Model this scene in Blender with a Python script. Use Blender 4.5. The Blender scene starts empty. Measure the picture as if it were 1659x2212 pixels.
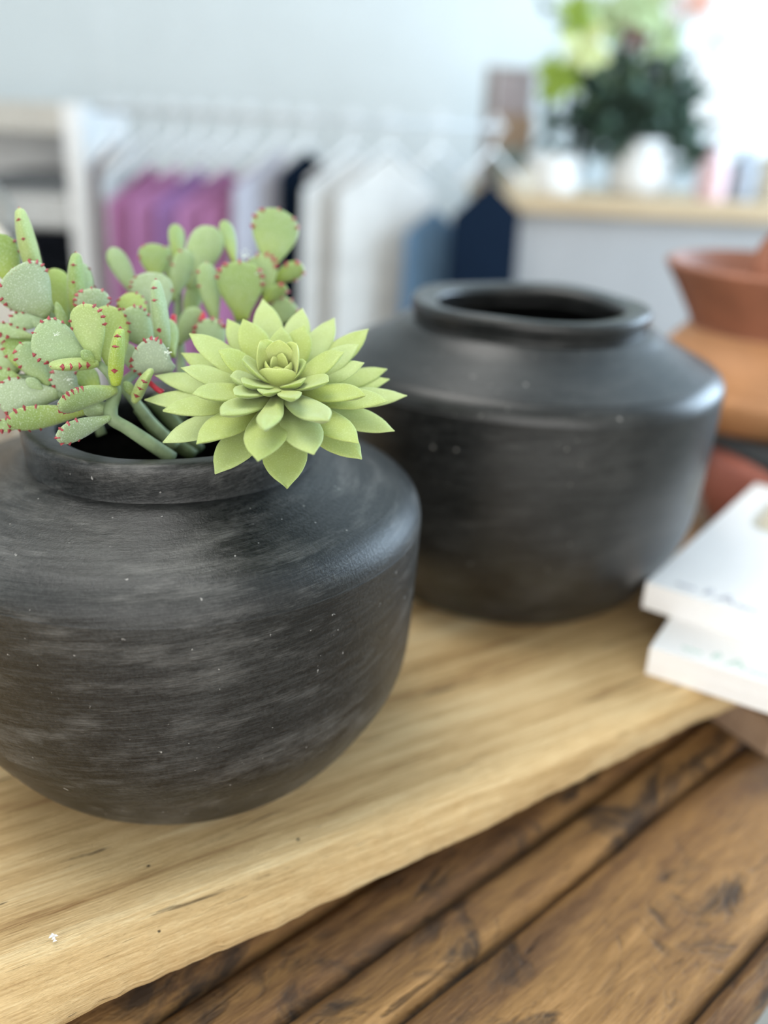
import bpy, bmesh, math, random
from mathutils import Vector, Matrix, noise
random.seed(7)
PI = math.pi
C = bpy.context.scene.collection
sc = bpy.context.scene

# ------------------------------------------------------------------ camera
Z0 = 0.80                                   # height of the pale board's top above the floor
PITCH, ROLL, FPX, CAMH = math.radians(23.12), math.radians(2.586), 1966.2, 0.3331
IW, IH = 1659.0, 2212.0
cp, sp = math.cos(PITCH), math.sin(PITCH)
FW = Vector((0, cp, -sp)); _r = Vector((1, 0, 0)); _u = Vector((0, sp, cp))
RT = math.cos(ROLL) * _r + math.sin(ROLL) * _u
UP = -math.sin(ROLL) * _r + math.cos(ROLL) * _u
CAM = Vector((0, 0, CAMH + Z0))
cd = bpy.data.cameras.new('camera'); cam = bpy.data.objects.new('camera', cd); C.objects.link(cam)
cam.matrix_world = Matrix(((RT.x, UP.x, -FW.x, CAM.x), (RT.y, UP.y, -FW.y, CAM.y), (RT.z, UP.z, -FW.z, CAM.z), (0, 0, 0, 1)))
cd.sensor_fit = 'VERTICAL'; cd.sensor_height = 36.0; cd.sensor_width = 27.0
cd.lens = FPX / IH * 36.0
cd.clip_start = 0.02
cd.dof.use_dof = True; cd.dof.focus_distance = 0.392; cd.dof.aperture_fstop = 2.8
sc.camera = cam

# ------------------------------------------------------------------ light
sc.view_settings.view_transform = 'Standard'; sc.view_settings.look = 'None'
try:
    sc.cycles.max_bounces = 6; sc.cycles.diffuse_bounces = 3; sc.cycles.glossy_bounces = 3; sc.cycles.transmission_bounces = 6
    sc.cycles.use_adaptive_sampling = True; sc.cycles.adaptive_threshold = 0.04
    sc.cycles.caustics_reflective = False; sc.cycles.caustics_refractive = False; sc.cycles.sample_clamp_indirect = 6.0
except Exception: pass
sc.view_settings.exposure = 0.26; sc.view_settings.gamma = 1.0; sc.view_settings.use_curve_mapping = False
w = bpy.data.worlds.new('sky'); sc.world = w; w.use_nodes = True
bg = w.node_tree.nodes['Background']
bg.inputs[0].default_value = (0.88, 0.95, 1.0, 1); bg.inputs[1].default_value = 1.2
def area(name, loc, rot, sx, sy, e, col):
    l = bpy.data.lights.new(name, 'AREA'); l.shape = 'RECTANGLE'; l.size = sx; l.size_y = sy; l.energy = e; l.color = col
    o = bpy.data.objects.new(name, l); o.location = loc; o.rotation_euler = rot; C.objects.link(o); return o
# daylight through the window in the right wall and through the shop front behind the camera
area('side_window_daylight', (2.42, 2.15, 1.60), (0, math.radians(90), 0), 1.4, 2.1, 92, (0.60, 0.80, 1.0))
area('shop_front_daylight', (-0.3, -2.4, 1.55), (math.radians(90), 0, 0), 4.2, 2.0, 56, (1.0, 0.94, 0.86))
# overhead fill added to brighten the board; no such lamp is in view
area('overhead_fill_light', (-0.6, 0.7, 2.64), (0, 0, 0), 1.2, 1.2, 22, (1.0, 0.97, 0.92))

# ------------------------------------------------------------------ helpers
def at(px, py, d):
    """point seen at photo pixel px,py whose distance along the optical axis is d"""
    return CAM + d * (FW + RT * ((px - IW / 2) / FPX) - UP * ((py - IH / 2) / FPX))
def onz(px, py, z):
    r = FW + RT * ((px - IW / 2) / FPX) - UP * ((py - IH / 2) / FPX)
    return CAM + r * ((z + Z0 - CAM.z) / r.z)
def ony(px, py, y):
    r = FW + RT * ((px - IW / 2) / FPX) - UP * ((py - IH / 2) / FPX)
    return CAM + r * (y / r.y)
def tag(o, label=None, cat=None, group=None, kind=None):
    if label: o['label'] = label
    if cat: o['category'] = cat
    if group: o['group'] = group
    if kind: o['kind'] = kind
    return o
def empty(name, loc, rz=0.0):
    o = bpy.data.objects.new(name, None); o.empty_display_size = 0.02; o.location = loc; o.rotation_euler = (0, 0, rz)
    C.objects.link(o); return o
def mesh(name, v, f, smooth=True):
    m = bpy.data.meshes.new(name); m.from_pydata([tuple(p) for p in v], [], f); m.update()
    bm = bmesh.new(); bm.from_mesh(m); bmesh.ops.recalc_face_normals(bm, faces=bm.faces); bm.to_mesh(m); bm.free()
    if smooth: m.polygons.foreach_set('use_smooth', [True] * len(m.polygons))
    return m
def put(name, me, mat, parent=None, loc=(0, 0, 0), rot=(0, 0, 0)):
    o = bpy.data.objects.new(name, me); C.objects.link(o); o.location = loc; o.rotation_euler = rot
    if mat and not me.materials: me.materials.append(mat)
    if parent: o.parent = parent
    return o
class MB:
    def __init__(s): s.v = []; s.f = []
    def add(s, v, f):
        n = len(s.v); s.v += [Vector(p) for p in v]; s.f += [tuple(i + n for i in q) for q in f]; return s
    def box(s, a, b):
        (x0, y0, z0), (x1, y1, z1) = a, b
        return s.add([(x0, y0, z0), (x1, y0, z0), (x1, y1, z0), (x0, y1, z0), (x0, y0, z1), (x1, y0, z1), (x1, y1, z1), (x0, y1, z1)],
                     [(0, 3, 2, 1), (4, 5, 6, 7), (0, 1, 5, 4), (1, 2, 6, 5), (2, 3, 7, 6), (3, 0, 4, 7)])
    def tube(s, pts, rad, n=10):
        pts = [Vector(p) for p in pts]; v = []; f = []
        if not hasattr(rad, '__len__'): rad = [rad] * len(pts)
        ref = None
        for i, p in enumerate(pts):
            t = (pts[min(i + 1, len(pts) - 1)] - pts[max(i - 1, 0)]).normalized()
            if ref is None: ref = t.orthogonal().normalized()
            ref = (ref - t * ref.dot(t)).normalized(); b = t.cross(ref)
            for k in range(n):
                a = 2 * PI * k / n; v.append(p + (ref * math.cos(a) + b * math.sin(a)) * rad[i])
        for i in range(len(pts) - 1):
            for k in range(n):
                f.append((i * n + k, i * n + (k + 1) % n, (i + 1) * n + (k + 1) % n, (i + 1) * n + k))
        f.append(tuple(range(n))[::-1]); f.append(tuple((len(pts) - 1) * n + k for k in range(n)))
        return s.add(v, f)
    def build(s, name, mat, parent=None, smooth=True, loc=(0, 0, 0), rot=(0, 0, 0), bevel=0):
        o = put(name, mesh(name, s.v, s.f, smooth), mat, parent, loc, rot)
        if bevel:
            m = o.modifiers.new('bevel', 'BEVEL'); m.width = bevel; m.segments = 2; m.limit_method = 'ANGLE'
        return o
def interp(pts, t):
    for i in range(len(pts) - 1):
        a, b = pts[i], pts[i + 1]
        if t <= b[0]:
            k = (t - a[0]) / (b[0] - a[0]) if b[0] > a[0] else 0
            return a[1] + (b[1] - a[1]) * k
    return pts[-1][1]
def smooth_pts(pts, n):
    """Catmull-Rom through points"""
    P = [Vector(p) for p in pts]; P = [P[0] * 2 - P[1]] + P + [P[-1] * 2 - P[-2]]; out = []
    for i in range(1, len(P) - 2):
        for k in range(n):
            t = k / n; a, b, c, d = P[i - 1], P[i], P[i + 1], P[i + 2]
            out.append(0.5 * (2 * b + (c - a) * t + (2 * a - 5 * b + 4 * c - d) * t * t + (3 * b - a - 3 * c + d) * t ** 3))
    return out + [P[-2]]
def lathe(prof, n=96, wob=0.0, seed=0.0, close=True):
    v = []; f = []
    for i, (r, z) in enumerate(prof):
        for k in range(n):
            a = 2 * PI * k / n + PI / 2
            q = 1 + wob * noise.noise(Vector((math.cos(a) * 1.3 + seed, math.sin(a) * 1.3, z * 9)))
            dz = wob * 0.25 * noise.noise(Vector((math.cos(a) + seed, math.sin(a) + 5, 3)))
            v.append(((r * q) * math.cos(a), (r * q) * math.sin(a), z + (dz if z > 0.02 else 0)))
    for i in range(len(prof) - 1):
        for k in range(n):
            f.append((i * n + k, i * n + (k + 1) % n, (i + 1) * n + (k + 1) % n, (i + 1) * n + k))
    if close:
        f.append(tuple(range(n))[::-1]); m = len(prof) - 1; f.append(tuple(m * n + k for k in range(n)))
    return v, f

# ------------------------------------------------------------------ materials
class Nt:
    def __init__(s, name):
        s.m = bpy.data.materials.new(name); s.m.use_nodes = True; s.t = s.m.node_tree; s.n = s.t.nodes; s.b = s.n['Principled BSDF']
    def node(s, typ, **kw):
        o = s.n.new(typ)
        for k, v in kw.items():
            if k.startswith('i_'):
                key = k[2:]; key = int(key) if key.isdigit() else key.replace('_', ' ')
                o.inputs[key].default_value = v
            else: setattr(o, k, v)
        return o
    def link(s, a, b): s.t.links.new(a, b)
    def coord(s, kind='Object', scale=(1, 1, 1), rot=(0, 0, 0)):
        t = s.node('ShaderNodeTexCoord'); mp = s.node('ShaderNodeMapping'); mp.inputs['Scale'].default_value = scale; mp.inputs['Rotation'].default_value = rot
        s.link(t.outputs[kind], mp.inputs[0]); return mp.outputs[0]
    def noise(s, vec, scale, detail=4, rough=0.55, dist=0.0):
        o = s.node('ShaderNodeTexNoise'); o.inputs['Scale'].default_value = scale; o.inputs['Detail'].default_value = detail
        o.inputs['Roughness'].default_value = rough; o.inputs['Distortion'].default_value = dist
        if vec: s.link(vec, o.inputs['Vector'])
        return o.outputs['Fac']
    def ramp(s, fac, stops):
        o = s.node('ShaderNodeValToRGB'); e = o.color_ramp.elements
        e[0].position, e[0].color = stops[0][0], (*stops[0][1], 1); e[1].position, e[1].color = stops[-1][0], (*stops[-1][1], 1)
        for p, c in stops[1:-1]:
            k = e.new(p); k.color = (*c, 1)
        s.link(fac, o.inputs[0]); return o.outputs[0]
    def mix(s, fac, a, b, mode='MIX'):
        o = s.node('ShaderNodeMix', data_type='RGBA', blend_type=mode)
        for sock, val in ((o.inputs[0], fac), (o.inputs[6], a), (o.inputs[7], b)):
            if isinstance(val, (int, float)): sock.default_value = val
            elif isinstance(val, tuple): sock.default_value = (*val, 1)
            else: s.link(val, sock)
        return o.outputs[2]
    def math(s, op, a, b=0.0, c=0.0):
        o = s.node('ShaderNodeMath', operation=op)
        for i, v in enumerate((a, b, c)):
            if isinstance(v, (int, float)): o.inputs[i].default_value = v
            else: s.link(v, o.inputs[i])
        return o.outputs[0]
    def bump(s, h, strength=0.3, dist=0.001):
        o = s.node('ShaderNodeBump'); o.inputs['Strength'].default_value = strength; o.inputs['Distance'].default_value = dist
        s.link(h, o.inputs['Height']); s.link(o.outputs[0], s.b.inputs['Normal'])
    def base(s, c):
        if isinstance(c, tuple): s.b.inputs['Base Color'].default_value = (*c, 1)
        else: s.link(c, s.b.inputs['Base Color'])
        return s
    def set(s, **kw):
        for k, v in kw.items():
            i = s.b.inputs[k.replace('_', ' ')]
            if isinstance(v, (int, float, tuple)): i.default_value = v
            else: s.link(v, i)
        return s
def thin_glass(name, tint, refl=0.9):
    t = Nt(name); t.n.remove(t.b); out = t.n['Material Output']
    tr = t.node('ShaderNodeBsdfTransparent'); tr.inputs[0].default_value = (*tint, 1)
    gl_ = t.node('ShaderNodeBsdfGlossy'); gl_.inputs['Roughness'].default_value = 0.03
    fr = t.node('ShaderNodeFresnel'); fr.inputs['IOR'].default_value = 1.45; mx = t.node('ShaderNodeMixShader')
    t.link(t.math('MULTIPLY', fr.outputs[0], refl), mx.inputs[0]); t.link(tr.outputs[0], mx.inputs[1]); t.link(gl_.outputs[0], mx.inputs[2]); t.link(mx.outputs[0], out.inputs[0])
    return t.m
def plain(name, col, rough=0.6, var=0.12, scale=30, bump=0.0, **kw):
    t = Nt(name); v = t.noise(t.coord(), scale, 4)
    d = tuple(max(0, c * (1 - var)) for c in col); l = tuple(min(1, c * (1 + var)) for c in col)
    t.base(t.ramp(v, [(0.3, d), (0.7, l)])).set(Roughness=rough, **kw)
    if bump: t.bump(v, bump, 0.001)
    return t.m
def clay(name, lo, hi, dust, rough=0.5, chalk=1.0, relief=0.32):
    t = Nt(name); tc = t.node('ShaderNodeTexCoord'); sx = t.node('ShaderNodeSeparateXYZ'); t.link(tc.outputs['Object'], sx.inputs[0])
    th = t.math('ARCTAN2', sx.outputs[0], t.math('MULTIPLY', sx.outputs[1], -1.0))
    r = t.math('SQRT', t.math('ADD', t.math('POWER', sx.outputs[0], 2.0), t.math('POWER', sx.outputs[1], 2.0)))
    s = t.math('SUBTRACT', sx.outputs[2], t.math('MULTIPLY', r, 0.9))
    sl = t.math('ADD', s, t.math('MULTIPLY', th, -0.012))
    def vec(a, b, off, src=sl):
        c = t.node('ShaderNodeCombineXYZ'); t.link(t.math('MULTIPLY', th, a), c.inputs[0]); t.link(t.math('MULTIPLY', src, b), c.inputs[1]); c.inputs[2].default_value = off
        return c.outputs[0]
    big = t.noise(tc.outputs['Object'], 11, 4, 0.6, 0.6)
    streak = t.noise(vec(3.5, 300, 0), 1.0, 6, 0.68)
    fine = t.noise(vec(10, 1300, 3), 1.0, 5, 0.75)
    grain = t.noise(tc.outputs['Object'], 620, 3, 0.7)
    f = t.math('MULTIPLY_ADD', big, 0.50, t.math('MULTIPLY', streak, 0.50))
    f = t.math('MULTIPLY_ADD', t.math('SUBTRACT', fine, 0.5), 0.55, f)
    f = t.math('MULTIPLY_ADD', t.math('SUBTRACT', grain, 0.5), 0.35, f)
    col = t.ramp(f, [(0.41, lo), (0.53, tuple((a + b) / 2 * 0.8 for a, b in zip(lo, hi))), (0.68, hi)])
    # scattered pale dust marks and nicks
    sp_ = t.noise(tc.outputs['Object'], 260, 2, 0.5)
    sm = t.node('ShaderNodeMapRange'); sm.inputs['From Min'].default_value = 0.735; sm.inputs['From Max'].default_value = 0.78; t.link(sp_, sm.inputs['Value'])
    col = t.mix(t.math('MULTIPLY', sm.outputs[0], 0.75), col, dust)
    pm = t.noise(vec(1.7, 46, 9), 1.0, 6, 0.72)
    pr = t.node('ShaderNodeMapRange'); pr.inputs['From Min'].default_value = 0.50; pr.inputs['From Max'].default_value = 0.70; t.link(pm, pr.inputs['Value'])
    sc2 = t.math('MULTIPLY', pr.outputs[0], t.math('MULTIPLY', t.math('POWER', fine, 2.0), 1.8 * chalk))
    col = t.mix(sc2, col, tuple(c * 0.42 for c in dust))
    # faint brown tarnish low down on the clay
    tn = t.noise(tc.outputs['Object'], 6, 2); tr = t.node('ShaderNodeMapRange'); tr.inputs['From Min'].default_value = 0.6; tr.inputs['From Max'].default_value = 0.8; t.link(tn, tr.inputs['Value'])
    col = t.mix(t.math('MULTIPLY', tr.outputs[0], 0.12), col, (lo[0] * 2.4, lo[1] * 1.9, lo[2] * 1.2))
    t.base(col)
    t.set(Roughness=t.math('MULTIPLY_ADD', fine, 0.22, rough - 0.1))
    t.set(**{'Specular_IOR_Level': 0.5})
    t.bump(t.math('ADD', t.math('MULTIPLY', fine, 0.5), t.math('ADD', grain, t.math('MULTIPLY', streak, 0.8))), relief, 0.0009)
    return t.m
def wood(name, stops, sx=3.0, sy=60.0, sz=60.0, rough=0.6, bump=0.35, crack=0.6, holes=False, fleck=0.0, dark_patch=None):
    t = Nt(name); tc = t.node('ShaderNodeTexCoord')
    oi = t.node('ShaderNodeObjectInfo')
    of = t.node('ShaderNodeVectorMath', operation='ADD'); t.link(tc.outputs['Object'], of.inputs[0])
    cmb = t.node('ShaderNodeCombineXYZ'); t.link(t.math('MULTIPLY', oi.outputs['Random'], 7.0), cmb.inputs[0]); t.link(t.math('MULTIPLY', oi.outputs['Random'], 3.0), cmb.inputs[1])
    t.link(cmb.outputs[0], of.inputs[1]); V = of.outputs[0]
    def mp(s):
        m = t.node('ShaderNodeMapping'); m.inputs['Scale'].default_value = s; t.link(V, m.inputs[0]); return m.outputs[0]
    broad = t.noise(mp((sx * 0.6, sy * 0.22, sz * 0.22)), 1.0, 3, 0.5, 0.9)
    mid = t.noise(mp((sx * 1.5, sy, sz)), 1.0, 6, 0.65, 0.5)
    fine = t.noise(mp((sx * 9, sy * 9, sz * 9)), 1.0, 4, 0.7)
    f = t.math('MULTIPLY_ADD', mid, 0.5, t.math('MULTIPLY', broad, 0.5))
    f = t.math('MULTIPLY_ADD', t.math('SUBTRACT', fine, 0.5), 0.36, f)
    col = t.ramp(f, stops)
    ck = t.noise(mp((sx * 2.0, sy * 1.3, sz * 1.3)), 1.0, 5, 0.6, 1.2)
    cr = t.node('ShaderNodeMapRange'); cr.inputs['From Min'].default_value = 0.64; cr.inputs['From Max'].default_value = 0.70; t.link(ck, cr.inputs['Value'])
    dk = tuple(c * 0.25 for c in stops[0][1])
    col = t.mix(t.math('MULTIPLY', cr.outputs[0], crack), col, dk)
    h = t.math('SUBTRACT', t.math('ADD', t.math('MULTIPLY', mid, 0.6), fine), t.math('MULTIPLY', cr.outputs[0], 0.9 * crack))
    if dark_patch:
        pn = t.noise(mp((14, 22, 22)), 1.0, 5, 0.65, 0.8); pr = t.node('ShaderNodeMapRange')
        pr.inputs['From Min'].default_value = dark_patch[0]; pr.inputs['From Max'].default_value = dark_patch[1]; t.link(pn, pr.inputs['Value'])
        col = t.mix(t.math('MULTIPLY', pr.outputs[0], 0.85), col, dark_patch[2])
        h = t.math('SUBTRACT', h, t.math('MULTIPLY', pr.outputs[0], 0.6))
    if holes:
        vo = t.node('ShaderNodeTexVoronoi'); vo.inputs['Scale'].default_value = 60; t.link(mp((0.8, 1, 1)), vo.inputs['Vector'])
        hr = t.node('ShaderNodeMapRange'); hr.inputs['From Min'].default_value = 0.05; hr.inputs['From Max'].default_value = 0.03; t.link(vo.outputs['Distance'], hr.inputs['Value'])
        rare = t.math('GREATER_THAN', t.noise(mp((9, 9, 9)), 1.0, 2), 0.56)
        hm = t.math('MULTIPLY', hr.outputs[0], rare); col = t.mix(hm, col, (0.03, 0.02, 0.012)); h = t.math('SUBTRACT', h, t.math('MULTIPLY', hm, 2.0))
    t.base(col).set(Roughness=rough); t.set(Specular_IOR_Level=0.3)
    t.bump(h, bump, 0.0015); return t.m
def leafmat(name, a, b, c, speck, grad=1.0, sheen=0.35):
    """a leaf base, b leaf blade, c pale bloom; Object Y runs along the leaf in units of its length"""
    t = Nt(name); tc = t.node('ShaderNodeTexCoord'); sx = t.node('ShaderNodeSeparateXYZ'); t.link(tc.outputs['Generated'], sx.inputs[0])
    g = t.node('ShaderNodeMapRange'); g.inputs['From Min'].default_value = 0.0; g.inputs['From Max'].default_value = 0.65 * grad; t.link(sx.outputs[1], g.inputs['Value'])
    oi = t.node('ShaderNodeObjectInfo')
    n1 = t.noise(tc.outputs['Object'], 90, 3); n2 = t.noise(tc.outputs['Object'], 1500, 2, 0.6)
    col = t.mix(g.outputs[0], a, b)
    k = t.math('SUBTRACT', t.math('MULTIPLY_ADD', oi.outputs['Random'], 0.9, n1), 0.42)
    col = t.mix(k, col, c)
    sr = t.node('ShaderNodeMapRange'); sr.inputs['From Min'].default_value = 0.52; sr.inputs['From Max'].default_value = 0.75; t.link(n2, sr.inputs['Value'])
    col = t.mix(t.math('MULTIPLY', sr.outputs[0], speck), col, tuple(min(1, x * 1.25 + 0.12) for x in c))
    t.base(col).set(Roughness=0.62, Sheen_Weight=sheen, Sheen_Roughness=0.4, Specular_IOR_Level=0.3)
    t.set(Subsurface_Weight=0.12, Subsurface_Radius=(0.004, 0.006, 0.002), Subsurface_Scale=0.6)
    t.bump(n2, 0.25, 0.0004); return t.m

M = {}
M['clay'] = clay('charcoal_clay', (0.003, 0.0036, 0.0036), (0.044, 0.045, 0.044), (0.42, 0.41, 0.39), 0.37)
M['clay_smooth'] = clay('smooth_charcoal_clay', (0.004, 0.0046, 0.0047), (0.036, 0.037, 0.037), (0.40, 0.39, 0.37), 0.33, 0.25, 0.10)
M['board'] = wood('pale_timber', [(0.34, (0.34, 0.19, 0.075)), (0.44, (0.58, 0.385, 0.175)), (0.54, (0.74, 0.525, 0.265)), (0.66, (0.90, 0.71, 0.41))], 4.0, 120, 120, 0.62, 1.0, 0.9, holes=True)
M['batten'] = wood('batten_timber', [(0.25, (0.20, 0.125, 0.08)), (0.5, (0.33, 0.225, 0.15)), (0.75, (0.5, 0.37, 0.26))], 4, 50, 50, 0.65, 0.4, 0.3)
M['plank'] = wood('dark_reclaimed_timber', [(0.30, (0.085, 0.040, 0.018)), (0.43, (0.20, 0.105, 0.045)), (0.55, (0.33, 0.18, 0.066)), (0.70, (0.52, 0.295, 0.12))], 7, 70, 70, 0.5, 0.9, 0.7, dark_patch=(0.52, 0.64, (0.035, 0.026, 0.022)))
M['counter_wood'] = wood('counter_timber', [(0.25, (0.42, 0.30, 0.18)), (0.5, (0.58, 0.44, 0.28)), (0.75, (0.70, 0.56, 0.38))], 2, 30, 30, 0.5, 0.15, 0.2)
M['shelf_top'] = plain('greige_laminate', (0.52, 0.49, 0.44), 0.6, 0.05, 20)
M['floor'] = wood('floor_timber', [(0.25, (0.30, 0.27, 0.23)), (0.5, (0.42, 0.39, 0.34)), (0.75, (0.55, 0.51, 0.46))], 1.5, 14, 14, 0.45, 0.1, 0.2)
M['wall'] = plain('white_paint', (0.70, 0.735, 0.73), 0.7, 0.02, 6)
M['panel'] = plain('shaded_white_panel', (0.40, 0.40, 0.41), 0.55, 0.03, 8)  # white counter front, its shade put into the grey base colour
M['white'] = plain('white_lacquer', (0.82, 0.82, 0.82), 0.35, 0.02, 10)
M['steel'] = plain('brushed_steel', (0.50, 0.52, 0.53), 0.5, 0.04, 40)
M['carton'] = plain('white_carton', (0.86, 0.845, 0.835), 0.55, 0.015, 60)
M['print_grey'] = plain('grey_blue_print', (0.40, 0.42, 0.50), 0.6, 0.05, 200)
M['print_green'] = plain('pale_green_print', (0.48, 0.64, 0.58), 0.6, 0.05, 200)
M['soap'] = plain('oatmeal_soap', (0.62, 0.55, 0.42), 0.5, 0.1, 160)
M['outline'] = plain('sage_outline_print', (0.50, 0.52, 0.44), 0.6, 0.05, 100)
M['terra'] = plain('terracotta', (0.30, 0.115, 0.065), 0.6, 0.18, 22, 0.1)
M['terra_l'] = plain('light_terracotta', (0.46, 0.22, 0.095), 0.6, 0.15, 18, 0.1)
M['terra_r'] = plain('red_terracotta', (0.36, 0.115, 0.08), 0.5, 0.15, 20, 0.1)
M['slate'] = plain('slate', (0.05, 0.06, 0.068), 0.5, 0.2, 40, 0.1)
M['cream'] = plain('cream_wax', (0.80, 0.63, 0.47), 0.6, 0.06, 50)
M['bear'] = leafmat('fuzzy_paw_leaf', (0.36, 0.44, 0.035), (0.24, 0.345, 0.085), (0.33, 0.43, 0.25), 0.8, 1.0, 0.22)
M['rosette'] = leafmat('rosette_leaf', (0.42, 0.47, 0.075), (0.37, 0.45, 0.13), (0.43, 0.52, 0.24), 0.35, 1.3, 0.15)
M['bud'] = leafmat('rosette_heart', (0.50, 0.55, 0.13), (0.48, 0.55, 0.17), (0.54, 0.60, 0.26), 0.3, 1.0, 0.2)
M['bear_lime'] = leafmat('lime_paw_leaf', (0.38, 0.47, 0.04), (0.31, 0.415, 0.08), (0.36, 0.45, 0.19), 0.7, 1.0, 0.15)
M['bear_pale'] = leafmat('pale_paw_leaf', (0.27, 0.36, 0.10), (0.28, 0.365, 0.19), (0.37, 0.44, 0.32), 0.9, 0.7, 0.25)
M['claw'] = plain('red_claw', (0.33, 0.055, 0.065), 0.5, 0.35, 900)
M['stem'] = plain('sage_stem', (0.20, 0.27, 0.14), 0.6, 0.25, 120, 0.2)
M['stem_dark'] = plain('dark_stem', (0.09, 0.13, 0.05), 0.6, 0.3, 120)
M['red'] = plain('red_stalk', (0.55, 0.03, 0.06), 0.4, 0.15, 200)
M['fluff'] = plain('white_fluff', (0.75, 0.82, 0.72), 0.9, 0.1, 900)

# ------------------------------------------------------------------ the room
X0, X1, Y0, Y1, ZC = -2.7, 2.45, -2.5, 3.45, 2.70
def struct(name, mb, mat, parent=None):
    o = mb.build(name, mat, parent, smooth=False)
    if not parent: o['kind'] = 'structure'
    return o
struct('floor', MB().box((X0, Y0, -0.08), (X1, Y1, 0)), M['floor'])
struct('ceiling', MB().box((X0, Y0, ZC), (X1, Y1, ZC + 0.08)), M['wall'])
struct('wall_left', MB().box((X0 - 0.1, Y0, 0), (X0, Y1 + 0.1, ZC)), M['wall'])
# back wall with a window at its right end
WX0, WX1, WZ0, WZ1 = 0.93, 2.25, 1.09, 2.25
struct('wall_back', MB().box((X0, Y1, 0), (WX0, Y1 + 0.1, ZC)).box((WX1, Y1, 0), (X1 + 0.1, Y1 + 0.1, ZC)).box((WX0, Y1, 0), (WX1, Y1 + 0.1, WZ0)).box((WX0, Y1, WZ1), (WX1, Y1 + 0.1, ZC)), M['wall'])
# right wall with the window that throws the blue daylight
SY0, SY1, SZ0, SZ1 = 1.1, 3.2, 0.9, 2.3
struct('wall_right', MB().box((X1, Y0, 0), (X1 + 0.1, SY0, ZC)).box((X1, SY1, 0), (X1 + 0.1, Y1, ZC)).box((X1, SY0, 0), (X1 + 0.1, SY1, SZ0)).box((X1, SY0, SZ1), (X1 + 0.1, SY1, ZC)), M['wall'])
# shop front behind the camera: low sill and lintel, open above
struct('wall_front', MB().box((X0, Y0 - 0.1, 0), (X1, Y0, 0.4)).box((X0, Y0 - 0.1, 2.6), (X1, Y0, ZC)).box((X0, Y0 - 0.1, 0.4), (X0 + 0.3, Y0, 2.6)).box((X1 - 0.3, Y0 - 0.1, 0.4), (X1, Y0, 2.6)), M['wall'])
def window(name, x0, x1, z0, z1, y):
    fr = MB(); t = 0.05
    fr.box((x0, y, z0), (x0 + t, y + 0.06, z1)).box((x1 - t, y, z0), (x1, y + 0.06, z1)).box((x0 + t, y, z0), (x1 - t, y + 0.06, z0 + t)).box((x0 + t, y, z1 - t), (x1 - t, y + 0.06, z1))
    root = fr.build(name, M['white'], smooth=False); root['kind'] = 'structure'
    MB().box((x0 - 0.04, y - 0.09, z0 - 0.03), (x1 + 0.04, y + 0.02, z0)).build('window_sill', M['white'], root, smooth=False)
    MB().box((x0 + t, y + 0.028, z0 + t), (x1 - t, y + 0.032, z1 - t)).build('pane', thin_glass('window_glass', (0.97, 0.99, 1.0)), root, smooth=False)
window('window_1', WX0, WX1, WZ0, WZ1, Y1 + 0.01)

# ------------------------------------------------------------------ the dark plank table
TZ = Z0 - 0.060
TA = math.radians(43.0); TS = Vector((math.cos(TA), math.sin(TA), 0)); TW = Vector((-math.sin(TA), math.cos(TA), 0))
table = empty('plank_table', TS * 0.4 + TW * 0.45, TA)
tag(table, 'dark reclaimed-wood table with rough planks under the pale board', 'table')
def plank(w0, w1, dz, seed, s0=-0.50, s1=1.25, live=False):
    n = 120; th = 0.035; v = []; f = []; c = 0.006; K = None
    for i in range(n + 1):
        s = s0 + (s1 - s0) * i / n
        def jit(k): return 0.0030 * noise.noise(Vector((s * 9, k * 7.3 + seed, 1.7))) + 0.0012 * noise.noise(Vector((s * 40, k * 3.1 + seed, 8)))
        a = w0 + 0.0008 + jit(1) * (2.2 if live else 0.8); b = w1 - 0.0008 + jit(2) * 0.6
        ring = [(a + 0.002, -th), (a, -c * 1.6), (a + c * 0.35, -c * 0.6), (a + c, -0.0004)]
        m = 7
        for k in range(1, m): ring.append((a + c + (b - a - 2 * c) * k / m, 0.0010 * noise.noise(Vector((s * 14, k * 2.0 + seed, 3))) + 0.0006 * noise.noise(Vector((s * 60, k * 5 + seed, 3)))))
        ring += [(b - c, -0.0004), (b - c * 0.35, -c * 0.6), (b, -c * 1.6), (b - 0.002, -th)]
        K = len(ring)
        for (wv, z) in ring: v.append((s - 0.4, wv - 0.45, dz + z))
    for i in range(n):
        for k in range(K): f.append((i * K + k, (i + 1) * K + k, (i + 1) * K + (k + 1) % K, i * K + (k + 1) % K))
    f.append(tuple(range(K))); f.append(tuple(n * K + k for k in range(K))[::-1])
    return put('plank', mesh('plank', v, f), M['plank'], table, (0, 0, TZ))
table.location.z = 0
WS = [0.106, 0.1225, 0.2135, 0.248, 0.2865, 0.38, 0.50, 0.62, 0.75, 0.86]
DZ = [-0.0055, -0.004, -0.002, 0.0, 0.001, 0.0, -0.001, 0.0005, 0.0]
for i in range(9): plank(WS[i], WS[i + 1], DZ[i], 11.0 * i, live=(i == 0))
MB().box((-0.82, -0.30, TZ - 0.13), (0.77, -0.27, TZ - 0.0355)).box((-0.82, 0.34, TZ - 0.13), (0.77, 0.37, TZ - 0.0355)).build('apron', M['plank'], table, smooth=False)
for sx in (-0.84, 0.72):
    for sy in (-0.31, 0.32):
        MB().box((sx, sy, 0), (sx + 0.07, sy + 0.07, TZ - 0.0355)).build('leg', M['plank'], table, smooth=False, bevel=0.004)

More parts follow.
